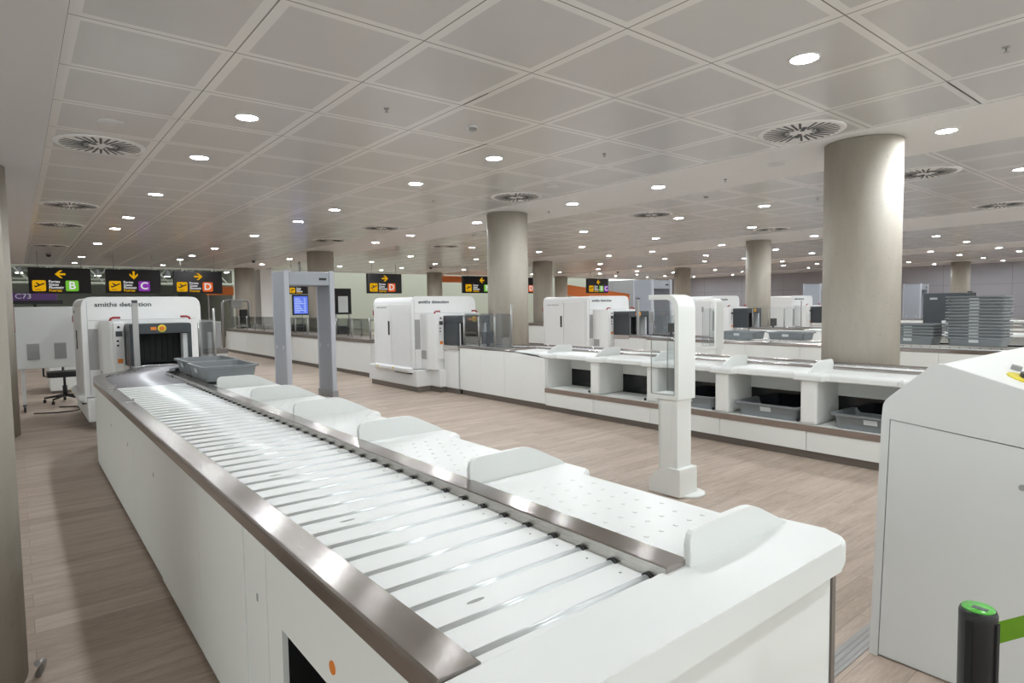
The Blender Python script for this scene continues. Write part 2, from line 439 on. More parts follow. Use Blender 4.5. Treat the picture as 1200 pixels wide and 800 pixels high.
def vent_at(x, y, lab, r=.45, z=CZ):
    t = thing('ceiling_vent', lab, 'air vent', (x, y, z))
    obj('plate', B().lathe([(0, -.010), (r*.93, -.010), (r, -.004), (r, 0)], (x, y, z), 48), 'plaster', t)
    b = B()
    n = 30
    for k in range(n):
        a = 2*PI*k/n+.64
        main = k % 15 == 0
        r0 = r*(.13 if main else (.26 if k % 2 else .36)); r1 = r*(.50 if main else .86)
        w = .022 if main else .0125
        c, s_ = math.cos(a), math.sin(a)
        pts = [(x+c*r0-s_*w, y+s_*r0+c*w), (x+c*r1-s_*w, y+s_*r1+c*w), (x+c*r1+s_*w, y+s_*r1-c*w), (x+c*r0+s_*w, y+s_*r0-c*w)]
        b.prism(pts, z-.0125, z-.0095)
    obj('slots', b, 'black', t)
vents = [(.84, 8.40, 'round slotted air vent nearest in the leftmost ceiling tiles'), (.84, 13.4, 'second round air vent along the left ceiling edge'), (.84, 16.5, 'third round air vent along the left ceiling edge'), (.84, 21.8, 'farthest round air vent along the left ceiling edge'),
 (6.86, 3.36, 'large round air vent just left of the big column'), (6.84, 8.3, 'round air vent above the left-centre column'), (6.84, 13.35, 'round air vent right of the metal detector column'), (6.86, 16.5, 'round air vent above the metal detector'),
 (10.6, 3.32, 'round air vent just right of the big column'), (10.55, 8.33, 'round air vent right of the left-centre column, past the beam'), (10.5, 16.3, 'small far air vent left of the left-centre column'),
 (15.45, 3.52, 'round air vent at the right edge of the photo'), (15.3, 8.22, 'round air vent above the column with two trays')]
for x, y, lab in vents: vent_at(x, y, lab)

def sprinkler(x, y, lab, z=CZ):
    t = thing('sprinkler', lab, 'sprinkler', (x, y, z))
    obj('rosette', B().lathe([(.028, .004), (.024, -.008), (.010, -.012)], (x, y, z), 16), 'hardware', t)
    obj('deflector', B().tube([(x, y, z-.012), (x, y, z-.036)], .006, 8).lathe([(.018, -.039), (.018, -.036)], (x, y, z), 14), 'hardware', t)
def zpt(px, py, z=CZ):
    q = F*719.475+R2*(px-600)-U2*(py-400)
    k = (z-1.6)/q.z
    return q.x*k, q.y*k
for px, py, lab in ((453, 127, 'sprinkler head in the tiles above the metal detector'), (1179, 55, 'sprinkler head at the top right of the ceiling'), (708, 180, 'sprinkler head left of the beam above the left-centre column'), (850, 209, 'sprinkler head on the white beam left of the big column'), (508, 235, 'sprinkler head between the centre downlights'), (958, 232, 'sprinkler head just left of the big column shaft'), (643, 247, 'sprinkler head on the beam beside the left-centre column')):
    x, y = zpt(px, py); sprinkler(x, y, lab, CZ-(.012 if 7.34 < x < 9.13 else 0))
def detector(x, y, lab, z=CZ):
    t = thing('smoke_detector', lab, 'smoke detector', (x, y, z))
    obj('base', B().lathe([(.055, 0), (.055, -.015), (.04, -.02)], (x, y, z), 20), 'trimring', t)
    obj('sensor_head', B().lathe([(.04, -.02), (.042, -.035), (.03, -.05), (0, -.052)], (x, y, z), 20), 'hardware', t)
for px, py, lab in ((554, 148, 'smoke detector in the tiles above the centre downlight'), (828, 229, 'smoke detector past the beam left of the big column'), (555, 274, 'small smoke detector left of the left-centre column')):
    x, y = zpt(px, py); detector(x, y, lab)
for px, py, lab in ((130, 143, 'flush round speaker disc above the nearest left vent'), (910, 191, 'flush round speaker disc on the beam left of the big column'), (647, 218, 'flush speaker disc right of the vent above the left-centre column')):
    x, y = zpt(px, py)
    o = obj('ceiling_speaker', B().lathe([(.12, 0), (.12, -.006), (.108, -.012), (0, -.012)], (x, y, CZ-(.012 if 7.34 < x < 9.13 else 0)), 28), 'soffit'); tag(o, lab, 'speaker')
for px, py, lab in ((297, 304.5, 'small black dome camera near the far end of the first beam'), (505, 312.5, 'small black dome camera above the centre-left far wall'), (57, 297, 'small dark dome camera at the far left ceiling edge'), (724, 318, 'tiny dark dome camera above the far B and C sign')):
    x, y = zpt(px, py)
    t = thing('dome_camera', lab, 'security camera', (x, y, CZ))
    obj('mount', B().lathe([(.07, 0), (.07, -.04)], (x, y, CZ), 16), 'hardware', t)
    obj('dome', B().lathe([(.065, -.04), (.06, -.08), (.035, -.105), (0, -.112)], (x, y, CZ), 16), 'black', t)

for (xa, ya, xb, yb, lab) in ((3.334, 4.43, 3.346, 4.81, 'thin black open ceiling joint above the metal detector, the upper one'), (4.334, 5.80, 4.346, 6.40, 'thin black open ceiling joint left of the centre downlight'), (6.36, 1.835, 7.32, 1.847, 'thin black open ceiling joint at the top right by the beam')):
    tag(obj('ceiling_slot', B().box((xa, ya, CZ-.003), (xb, yb, CZ+.002)), 'black'), lab, 'ceiling slot')

# ------------------------------------------------------------------ grey trays
TL, TW, TH = .74, .54, .15
def make_tray(lab, group, loc=(0, 0, 0), rotz=0.):
    t = thing('security_tray', lab, 'tray', loc, group)
    # local coordinates: long side along y, label on the -x side
    def ring(hx, hy, z, r=.05):
        return [(p[0], p[1], z) for p in rpoly([(-hx, -hy), (hx, -hy), (hx, hy), (-hx, hy)], r, 4)]
    b = B()
    b.loft([ring(.225, .315, 0, .05), ring(.246, .340, TH-.024, .06), ring(TW/2, TL/2, TH-.020, .06), ring(TW/2, TL/2, TH, .06), ring(.243, .337, TH, .06), ring(.218, .308, .012, .05)], cap=True)
    o = obj('tub', b, 'tray'); o.parent = t
    l = B(); l.loft([[(-.2437, .06, .07), (-.2437, -.06, .07), (-.2535, -.06, .118), (-.2535, .06, .118)], [(-.2447, .06, .07), (-.2447, -.06, .07), (-.2545, -.06, .118), (-.2545, .06, .118)]])
    o = obj('paper_label', l, 'traylabel'); o.parent = t; o['label'] = 'small white paper label'
    t.rotation_euler.z = rotz
    return t
tray0 = None
def tray(x, y, z, lab, group=None, rotz=0.):
    global tray0
    if tray0 is None:
        tray0 = make_tray(lab, group or 'grey security trays', (x, y, z), rotz); return tray0
    return dup(tray0, (x, y, z), lab, group or 'grey security trays', rotz)

# ------------------------------------------------------------------ lane table
def lane_table(lab, U, fins, loc, ftop=.88, bump_off=0):
    t = thing('roller_conveyor_table', lab, 'conveyor table', loc)
    sg = 1 if U(1) > U(0) else -1
    y0, yF = .78, 7.7
    def bx(b, u0, u1, ya, yb, za, zb, bev=0., seg=2): return b.box((U(u0), ya, za), (U(u1), yb, zb), bev, seg)
    def ue(y):
        d = min(abs(y-f) for f in fins)
        if y < y0+.22: return 0.
        s = min(1, max(0, (d-.13)/.06)); s = s*s*(3-2*s); return .075*s
    def zb(y): return .795 if y < 6.75 else .795+.06*min(1, (y-6.75)/.9)**1.5
    # scalloped white prep shelf with a rolled edge
    ys = [1.0]
    while ys[-1] < yF: ys.append(min(yF, ys[-1]+.025))
    b = B(); secs = []
    for y in ys:
        e = ue(y); z0 = zb(y)
        secs.append([(U(.57), y, .874), (U(e+.05), y, .874), (U(e+.024), y, .871), (U(e+.008), y, .861), (U(e), y, .845), (U(e), y, z0+.01), (U(e+.01), y, z0), (U(.57), y, z0)])
    b.loft(secs)
    obj('prep_shelf', b, 'solid', t)
    # rounded end cap
    b = B()
    pl = [(U(p[0]), p[1]) for p in rpoly([(0, 1.02), (0, y0), (1.378, y0), (1.378, .985), (.66, .985), (.66, 1.02)], [0, .09, .03, 0, 0, 0], 6)]
    if sg < 0: pl = pl[::-1]
    b.prism(pl, .795, .88, 'z', .022, 3)
    obj('end_cap', b, 'solid', t)
    # dividers
    for f in fins:
        pr = rpoly([(.57, .868), (.57, .985), (.25, .985), (.06, .892), (.03, .868)], [0, .045, .05, .02, 0], 5)
        b = B(); b.prism([(U(p[0]), p[1]) for p in pr], f-.011, f+.011, 'y', .005, 2)
        obj('divider', b, 'solid', t)
    # rows of small ball bumps
    if sg < 0:
        spots = []
        for i, f in enumerate(fins[:-1]):
            for r in range(5):
                for c in range(8):
                    spots.append((f+.22+c*.085, .17+r*.075+(.037 if c % 2 else 0)))
        spots.sort(); me0 = None; rest = B()
        prof = [(.009, .874), (.0085, .8750), (.006, .8757), (0, .8759)]
        for i, (y, u) in enumerate(spots):
            if i >= 100: rest.lathe(prof, (U(u), y, 0), 8); continue
            if me0 is None:
                b = B(); b.lathe(prof, (U(u), y, 0), 12); me0 = obj('ball_bump', b, 'bump', t).data; s0 = (y, u)
            else:
                o = bpy.data.objects.new('ball_bump', me0); COL.objects.link(o); o.parent = t; o.location = (U(u)-U(s0[1]), y-s0[0], 0)
        o = obj('ball_bumps', rest, 'bump', t); o['kind'] = 'stuff'
    # roller bed and rollers
    b = B(); bx(b, .655, 1.275, .985, 6.95, .80, .857)
    obj('bed_sheet', b, 'sheet', t)
    b = B()
    for k, y in enumerate((1.24, 2.01, 2.78, 3.55, 4.32, 5.1)):
        pts = [(U(1.10+.028*math.cos(a)), y+.007*math.sin(a)) for a in [2*PI*j/12 for j in range(12)]]
        b.prism(pts[::-1] if sg < 0 else pts, .8565, .8576)
    for k in range(46):
        y = 1.047+.128*k+.064; b.lathe([(.004, .8568), (.004, .8578), (0, .8578)], (U(.70), y, 0), 6)
    obj('sheet_slots', b, 'hardware', t)
    y = 1.047; k = 0
    me = None
    while y < 6.93:
        if me is None:
            b = B(); b.tube([(U(.668), y, .850), (U(1.272), y, .850)], .0135, 14)
            b.mat(1).tube([(U(.655), y, .850), (U(.668), y, .850)], .0185, 14)
            o = obj('roller', b, ['roller', 'black'], t); me = o.data; r0 = o; yb = y
        else:
            o = bpy.data.objects.new('roller', me); COL.objects.link(o); o.parent = t; o.location = (0, y-yb, 0)
        y += .128
    # steel rails
    b = B(); pr = [(.558, .86), (.558, .8935), (.561, .897), (.650, .897), (.653, .894), (.653, .88), (.64, .86)]
    b.prism([(U(p[0]), p[1]) for p in pr], .99, 8.0, 'y'); obj('inner_rail', b, 'brushed', t)
    b = B(); bx(b, .642, .6545, .992, 8.0, .845, .8935); obj('rail_face', b, 'brushed_lit', t)
    b = B()
    pr = [(1.268, .858), (1.268, .878), (1.272, .882), (1.368, .882), (1.3755, .878), (1.378, .871), (1.378, .830), (1.366, .826), (1.366, .858)]
    b.prism([(U(p[0]), p[1]) for p in pr], .985, 7.62, 'y'); obj('outer_rail', b, 'brushed', t)
    # operator side panels
    seams = [.80, 2.05, 2.30, 3.02, 4.03, 5.05, 6.05, 7.62]
    vent = (1.22, 1.91, .13, .60)
    for a, c in zip(seams, seams[1:]):
        b = B(); g = .003
        off = .004 if c in (3.02, 4.03) else 0
        if a == .80:
            for q in ((a, vent[0], .03, .826), (vent[1], c-g, .03, .826), (vent[0], vent[1], vent[3], .826), (vent[0], vent[1], .03, vent[2])):
                bx(b, 1.352, 1.370, q[0], q[1], q[2], q[3])
        else: bx(b, 1.352, 1.370+off, a+g, c-g, .03, .826)
        obj('side_panel', b, 'white', t)
    b = B(); bx(b, .95, .96, vent[0]-.05, vent[1]+.05, .08, .65); bx(b, .95, 1.352, vent[1], vent[1]+.01, .08, .65); bx(b, .95, 1.352, vent[0]-.01, vent[0], .08, .65); bx(b, .95, 1.352, vent[0], vent[1], .6, .61)
    obj('vent_recess', b, 'black', t)
    b = B()
    for k in range(5): b.tube([(U(1.2), 1.80, .58-.035*k), (U(1.2), 1.70, .575-.035*k), (U(1.2), 1.62, .585-.035*k)], .006, 6)
    obj('cables', b, 'post', t)
    b = B(); b.lathe([(.017, U(1.3715)-U(1.37)), (.017, 0), ], (U(1.370), 1.508, .664), 18, 'x') if False else b.lathe([(.018, -.003), (.018, .003)], (U(1.370), 1.508, .664), 18, 'x')
    obj('orange_sticker', b, 'orange', t)
    b = B()
    for a in (2.15, 3.2, 4.2, 5.3, 6.3): b.box((U(1.3695), a, .60), (U(1.372), a+.012, .625))
    obj('panel_locks', b, 'hardware', t)
    # near end panel, corner post, kick plate
    b = B(); bx(b, .045, 1.352, .832, .85, .03, .783); obj('end_panel', b, 'white', t)
    b = B(); bx(b, .02, .042, .826, .86, .0, .792); obj('corner_post', b, 'kick', t)
    b = B(); bx(b, .06, 1.33, .87, 7.55, 0, .03); bx(b, .05, .07, .85, 9.2, 0, .10); obj('kick_plate', b, 'kick', t)
    b = B(); bx(b, .62, .64, .87, 9.2, .03, .80); bx(b, 1.30, 1.352, 2.05, 7.6, .05, .80); obj('carcass', b, 'white', t)
    # passenger side: tray return bays
    last = max(fins)
    tops = sorted(fins)
    edges = [.93]+[f for f in tops if f > 1.2]
    if edges[-1] < 6.5: edges.append(6.87)
    for a, c in zip(edges, edges[1:]):
        a = .85 if a == .93 else a
        b = B(); bx(b, .002, .02, a+.003, c-.003, .085, .279); obj('plinth_panel', b, 'white', t)
    b = B(); bx(b, -.004, .03, .85, edges[-1]+.01, .281, .343); obj('shelf_edge', b, 'bronze', t)
    b = B(); bx(b, .03, .62, .84, edges[-1], .328, .346); obj('tray_shelf', b, 'white', t)
    for f in edges[:-1]:
        b = B(); bx(b, .028, .56, f-.085, f+.085, .346, .80, .028, 3); obj('bay_post', b, 'white', t)
    b = B(); bx(b, .028, .62, edges[-1]-.03, edges[-1]+.02, .346, .80); obj('bay_post', b, 'white', t)
    b = B(); bx(b, .52, .54, .84, edges[-1], .605, .80); obj('bay_back', b, 'white', t)
    b = B(); bx(b, .535, .55, .84, edges[-1], .346, .605); obj('bay_window', b, 'blackglass', t)
    b = B()
    for a, c in zip(edges, edges[1:]): b.lathe([(.018, -.012), (.018, .0)], (U(.05), a+.11, .375), 12, 'x')
    obj('tray_sensors', b, 'black', t)
    # straight panel toward the scanner with a dipping top edge
    for a, c in ((edges[-1]+.004, 7.9), (7.904, 8.55), (8.554, 9.2)):
        b = B(); ysx = [a+(c-a)*k/8 for k in range(9)]
        secs = [[(U(.002), y, .10), (U(.02), y, .10), (U(.02), y, min(.85, zb(y))-.004), (U(.002), y, min(.85, zb(y))-.004)] for y in ysx]
        b.loft(secs); obj('side_panel', b, 'white', t)
    # curved infeed deck
    oc = [(1.378, 7.62), (1.372, 7.75), (1.335, 8.2), (1.26, 8.4), (1.09, 8.58), (.97, 8.72), (.89, 9.0), (.87, 9.22)]
    ic = [(1.268, 7.62), (1.262, 7.73), (1.225, 8.12), (1.165, 8.29), (1.02, 8.47), (.87, 8.64), (.79, 8.97), (.77, 9.22)]
    rc = [(.655, 6.95), (.65, 7.6), (.62, 8.0), (.52, 8.5), (.27, 8.85), (.22, 9.05), (.21, 9.22)]
    b = B(); b.loft([[(U(o[0]), o[1], .83), (U(o[0]), o[1], .876), (U(o[0]+(i[0]-o[0])*.08), o[1]+(i[1]-o[1])*.08, .882), (U(i[0]), i[1], .882), (U(i[0]), i[1], .83)] for o, i in zip(oc, ic)])
    obj('outer_rail', b, 'brushed', t)
    b = B(); b.loft([[(U(o[0]-.008), o[1], .03), (U(o[0]-.008), o[1], .83), (U(o[0]-.03), o[1], .83), (U(o[0]-.03), o[1], .03)] for o in oc])
    obj('side_panel', b, 'white', t)
    poly = [(U(p[0]), p[1]) for p in [(1.268, 6.95)]+ic]+[(U(p[0]), p[1]) for p in rc[::-1]]
    if sg < 0: poly = poly[::-1]
    b = B(); b.prism(poly, .80, .838); obj('curve_bed', b, 'black', t)
    # fanned grey rollers of the bend
    full = [(1.268, 6.95)]+ic
    def along(path, s):
        L = [0]
        for p, q in zip(path, path[1:]): L.append(L[-1]+math.dist(p, q))
        d = s*L[-1]
        for i in range(len(path)-1):
            if d <= L[i+1]+1e-9:
                k = (d-L[i])/(L[i+1]-L[i]); return (path[i][0]+(path[i+1][0]-path[i][0])*k, path[i][1]+(path[i+1][1]-path[i][1])*k)
        return path[-1]
    N = 23
    for k in range(N):
        s = (k+.5)/N; p = along(full, s); q = along(rc, s)
        b = B(); b.tube([(U(p[0]), p[1], .848), (U(q[0]), q[1], .848)], .0185, 10); obj('curve_roller', b, 'rollergrey', t)
    b = B(); b.loft([[(U(p[0]+.01), p[1], .83), (U(p[0]+.01), p[1], .885), (U(p[0]-.05), p[1], .885), (U(p[0]-.05), p[1], .83)] for p in rc[1:]])
    obj('inner_guard', b, 'dark', t)
    # flat steel top between the bend and the passenger edge
    poly = [(.0, 7.7), (.57, 7.7), (.56, 8.0), (.46, 8.5), (.21, 8.83), (.16, 9.05), (.15, 9.22), (0, 9.22)]
    pp = [(U(p[0]), p[1]) for p in poly]
    if sg < 0: pp = pp[::-1]
    b = B(); b.prism(pp, .852, .88, 'z', .003, 1); obj('steel_top', b, 'brushed', t)
    if sg < 0:
        b = B()
        for yy in (5.6, 6.75): bx(b, 1.277, 1.289, yy, yy+.025, .88, .915); bx(b, 1.277, 1.335, yy, yy+.035, .88, .887)
        obj('rail_brackets', b, 'post', t)
    return t
UA = lambda u: 1.97-u
UB = lambda u: 6.2+u
finsA = [.985, 2.03, 3.065, 4.05, 5.0, 6.04]
finsB = [6.9-.99*k for k in range(6, -1, -1)]
tA = lane_table('nearest white roller conveyor table with steel rails filling the foreground', UA, finsA, (1.28, 4.0, 0))
tB = lane_table('white table with open tray bays across the aisle, before the big column', UB, finsB, (6.9, 4.0, 0))

# ------------------------------------------------------------------ scanner
def scanner(lab, sx, loc):
    t = thing('baggage_scanner', lab, 'baggage scanner', loc)
    W = 1.45; yf, yb = 10.13, 11.68
    b = B(); b.box((sx, 10.0, .10), (sx+W, 12.0, .42), .02); b.box((sx+.30, 9.66, .10), (sx+1.25, 10.05, .43), .02); obj('plinth', b, 'white2', t)
    b = B(); b.box((sx+.04, 10.02, 0), (sx+W-.04, 11.95, .10)); b.box((sx+.33, 9.69, 0), (sx+1.2, 10.05, .10)); b.box((sx+.45, 9.22, 0), (sx+1.15, 9.7, .1)); obj('kick_plate', b, 'kick', t)
    pr = rpoly([(sx, .44), (sx+W, .44), (sx+W, 1.79), (sx, 1.79)], [.02, .02, .13, .13], 6)
    b = B(); b.prism(pr, yf+.03, yb-.03, 'y', .0); obj('cabinet', b, 'white2', t)
    # raised front and back shells
    pr = rpoly([(sx-.012, .43), (sx+W+.012, .43), (sx+W+.012, 1.80), (sx-.012, 1.80)], [.02, .02, .14, .14], 6)
    for a, c in ((yf, yf+.05), (yb-.05, yb)):
        b = B(); b.prism(pr, a, c, 'y', .012, 2); obj('shell_panel', b, 'white2', t)
    # side doors
    for a, c in ((10.20, 10.93), (10.94, 11.61)):
        b = B(); b.prism(rpoly([(a, .455), (c, .455), (c, 1.655), (a, 1.655)], .012, 3), sx-.016, sx, 'x', .005, 1); d = obj('door', b, 'white2', t)
        if c > 11:
            h = B(); h.prism(rpoly([(10.995, 1.05), (11.045, 1.05), (11.045, 1.33), (10.995, 1.33)], .02, 3), sx-.026, sx-.014, 'x'); obj('door_handle', h, 'black', d)
            text_mesh('smiths detection', .055, 'hardware', 'door_lettering', d, (sx-.017, 11.53, 1.60), (PI/2, 0, -PI/2), sx=1.15)
    # soft bumper under the doors
    b = B(); b.loft([[(sx, y, .36), (sx-d*.6, y, .355), (sx-d, y, .40), (sx-d, y, .44), (sx-d*.5, y, .465), (sx, y, .465)] for y, d in ((10.12, .02), (10.2, .08), (10.35, .10), (11.45, .10), (11.58, .08), (11.64, .02))]); obj('bumper', b, 'white2', t)
    b = B(); b.box((sx-.05, 10.15, .335), (sx, 10.75, .356)); obj('bumper_strip', b, 'black', t)
    b = B()
    for y in (10.72, 11.35): b.box((sx-.104, y, .405), (sx-.099, y+.05, .445))
    obj('warning_stickers', b, 'yellow', t)
    # tunnel housing
    b = B(); b.prism(rpoly([(sx+.18, yf+.01), (sx+.18, 9.90), (sx+.275, 9.73), (sx+1.24, 9.73), (sx+1.28, 9.80), (sx+1.28, yf+.01)], [0, .05, .03, .03, .03, 0], 4), .43, 1.47, 'z', .02, 2); obj('tunnel_housing', b, 'white2', t)
    b = B(); b.box((sx+.172, 9.93, .62), (sx+.182, 10.10, .78)); b.box((sx+.05, yf-.006, .80), (sx+.165, yf+.002, 1.36)); obj('vent_grille', b, 'ventgrey', t)
    b = B(); b.box((sx+.30, 9.70, .62), (sx+.425, 9.735, 1.45), .012); cpn = obj('control_panel', b, 'white2', t)
    b = B(); b.box((sx+.325, 9.694, 1.26), (sx+.40, 9.702, 1.33)); obj('display', b, 'dark', cpn)
    b = B(); b.lathe([(.016, -.008), (.016, .002)], (sx+.36, 9.70, 1.385), 14, 'y'); b.lathe([(.014, -.006), (.014, .002)], (sx+.345, 9.70, 1.20), 12, 'y'); b.lathe([(.014, -.006), (.014, .002)], (sx+.345, 9.70, 1.14), 12, 'y'); obj('buttons', b, 'black', cpn)
    b = B(); b.box((sx+.335, 9.696, .90), (sx+.395, 9.702, .96)); obj('warning_label', b, 'orange', cpn)
    for k in (0, 1):
        x = sx+.275+k*.97
        b = B(); d = 1 if k == 0 else -1
        b.tube([(x, 9.78, 1.40), (x, 9.78, 1.47), (x+.012*d, 9.78, 1.50), (x+.04*d, 9.78, 1.512), (x+.12*d, 9.78, 1.512)], .0155, 10); obj('handle', b, 'red', t, 'dark red bent handle')
    b = B(); b.tube([(sx-.012, 11.70, 1.44), (sx-.012, 11.70, 1.54)], .012, 8); obj('handle', b, 'red', t, 'dark red handle at the far corner')
    # hood with curtain
    x0, x1, ya, yz, z0, z1 = sx+.43, sx+1.15, 9.25, 9.735, .885, 1.43
    b = B()
    b.prism(rpoly([(x0, z1-.13), (x1, z1-.13), (x1, z1), (x0, z1)], [0, 0, .03, .03], 3), ya, yz, 'y')
    b.box((x0, ya, z0), (x0+.045, yz, z1-.12)); b.box((x1-.045, ya, z0), (x1, yz, z1-.12)); obj('tunnel_hood', b, 'dark', t)
    for q0, q1 in ((x1-.10, x1-.046), (x0+.046, x0+.09)): obj('side_plate', B().box((q0, ya+.03, z0), (q1, ya+.2, z1-.14)), 'greymach', t)
    b = B()
    n = 9
    for k in range(n):
        xa = x0+.05+(x1-x0-.1)*k/n; b.box((xa+.002, ya+.24+.01*(k % 2), z0+.012), (xa+(x1-x0-.1)/n-.002, ya+.246+.01*(k % 2), z1-.13))
    b.box((x0+.045, ya+.45, z0), (x1-.045, ya+.46, z1-.13)); obj('lead_curtain', b, 'rubber', t)
    b = B(); xm = sx+.80; b.lathe([(.05, -.006), (.05, .002)], (xm, ya, 1.365), 24, 'y'); b.mat(1).lathe([(.026, -.03), (.03, -.02), (.026, -.006)], (xm, ya, 1.365), 20, 'y'); b.mat(2).box((xm-.13, ya-.003, 1.345), (xm-.065, ya+.001, 1.385))
    obj('emergency_stop', b, ['yellow', 'orange', 'orange'], t)
    b = B(); b.box((sx+.45, 9.203, .02), (sx+1.13, 9.233, .83)); obj('gap_shade', b, 'rubber', t)  # black box standing in for the shade in the open gap before the table
    # base under the hood
    b = B(); b.box((sx+.42, 9.235, .10), (sx+1.16, 9.70, .80), .006); obj('hood_base', b, 'white2', t)
    b = B(); b.box((sx+.40, 9.235, .80), (sx+1.18, 9.71, .885), .004); obj('steel_collar', b, 'brushed_lit', t)
    text_mesh('smiths detection', .085, 'dark', 'front_lettering', t, (sx+.14, yf-.003, 1.69), (PI/2, 0, 0), bold=.0015, sx=1.2)
    # panel reveal lines on the front
    b = B()
    b.box((sx+.06, yf-.002, 1.475), (sx+W-.06, yf+.001, 1.479)); b.box((sx+.05, yf-.002, .46), (sx+.054, yf+.001, 1.74)); obj('panel_seams', b, 'hardware', t)
    return t
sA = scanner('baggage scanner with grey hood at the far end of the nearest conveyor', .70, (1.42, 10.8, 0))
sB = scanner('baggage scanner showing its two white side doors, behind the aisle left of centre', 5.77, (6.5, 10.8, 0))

# extra lanes to the right: the same tables and scanners again
dup(tA, (1.28+PER, 4, 0), 'roller table behind the big column carrying trays and tall tray stacks')
dup(sA, (1.42+PER, 10.8, 0), 'baggage scanner right of the left-centre column, with side doors')
dup(tB, (6.9+PER, 4, 0), 'far white bay table in the third row, mostly hidden by trays')
dup(sB, (6.5+PER, 10.8, 0), 'baggage scanner behind the white screen totem')
dup(tA, (1.28+2*PER, 4, 0), 'farther roller table right of the big column, before the dark cabinet')
dup(sA, (1.42+2*PER, 10.8, 0), 'far baggage scanner just left of the big column')
dup(sB, (6.5+2*PER, 10.8, 0), 'farthest baggage scanner seen right of the big column')
dup(tB, (6.9+2*PER, 4, 0), 'farthest bay table toward the grey panelled wall')

# ------------------------------------------------------------------ trays
tray(1.63, 6.78, .899, 'empty grey tray on the near table, the closer of two', 'trays on the near table')
tray(1.66, 7.60, .899, 'empty grey tray on the near table, the one behind', 'trays on the near table')
tray(6.52, 3.42, .346, 'grey tray with white label in the middle tray bay', 'trays in the return bays')
tray(6.50, 2.36, .346, 'grey tray in the bay beside the big white machine', 'trays in the return bays')
tray(6.54, 4.42, .346, 'grey tray in the bay half hidden by the totem', 'trays in the return bays')
tray(11.28, 6.63, .878, 'single grey tray on the roller table left of the big column, the left one', 'trays on the second roller table')
tray(11.40, 5.72, .878, 'single grey tray on the roller table left of the big column, the right one', 'trays on the second roller table', .06)
for k in range(14):
    tray(11.36+random.uniform(-.004, .004), 2.80+random.uniform(-.004, .004), .878+.0475*k, '%s tray of the tall grey tray stack at the right' % (ordn+['eleventh', 'twelfth', 'thirteenth', 'fourteenth'])[k].replace('nearest', 'lowest').replace('fourteenth', 'topmost'), 'tall tray stack')
for k in range(5):
    tray(11.33+random.uniform(-.006, .006), 3.66+random.uniform(-.006, .006), .878+.0475*k, '%s tray of the short grey stack right of the big column' % ['lowest', 'second', 'third', 'fourth', 'topmost'][k], 'short tray stack')
tray(16.95, 4.85, .88, 'grey tray far behind the short stack, right of the big column', 'far trays')
tray(16.9, 3.0, .88, 'grey tray behind the tall stack', 'far trays')

# ------------------------------------------------------------------ walk-through metal detector
def portal(lab, loc):
    t = thing('metal_detector_arch', lab, 'metal detector', loc)
    ya, yb = 10.50, 11.15
    for x0, x1 in ((3.55, 3.635), (4.345, 4.43)):
        b = B(); b.prism(rpoly([(ya+.03, .11), (yb-.03, .11), (yb-.03, 2.24), (ya+.03, 2.24)], [0, 0, .02, .02], 3), x0+.006, x1-.006, 'x'); p = obj('side_panel', b, 'detector', t)
        b = B(); b.box((x0, ya, .11), (x1, ya+.045, 2.255), .012); b.box((x0, yb-.045, .11), (x1, yb, 2.255), .012); obj('edge_trim', b, 'detedge', p)
        b = B(); b.box((x0-.012, ya-.015, 0), (x1+.012, yb+.015, .115), .006); obj('foot', b, 'hardware', t)
        b = B()
        for yy in (ya+.16, yb-.14): b.lathe([(.035, x0-.002-x0), (.035, x1+.002-x0)], (x0, yy, .93), 18, 'x')
        obj('sensor_pad', b, 'detedge', p)
    b = B(); b.box((3.63, ya+.02, 2.0), (4.35, yb-.02, 2.235), .015); c = obj('crossbar', b, 'detector', t)
    b = B(); b.box((4.16, ya+.012, 2.09), (4.29, ya+.021, 2.13)); obj('display', b, 'black', c)
    return t
pA = portal('grey walk-through metal detector arch in the aisle, left of centre', (3.99, 10.8, 0))
dup(pA, (3.99+PER, 10.8, 0), 'walk-through metal detector arch left of the white screen totem')
dup(pA, (3.99+2*PER, 10.8, 0), 'far metal detector arch just left of the big column')
dup(pA, (3.99+2*PER+5.5, 9.3, 0), 'farthest metal detector arch right of the big column')

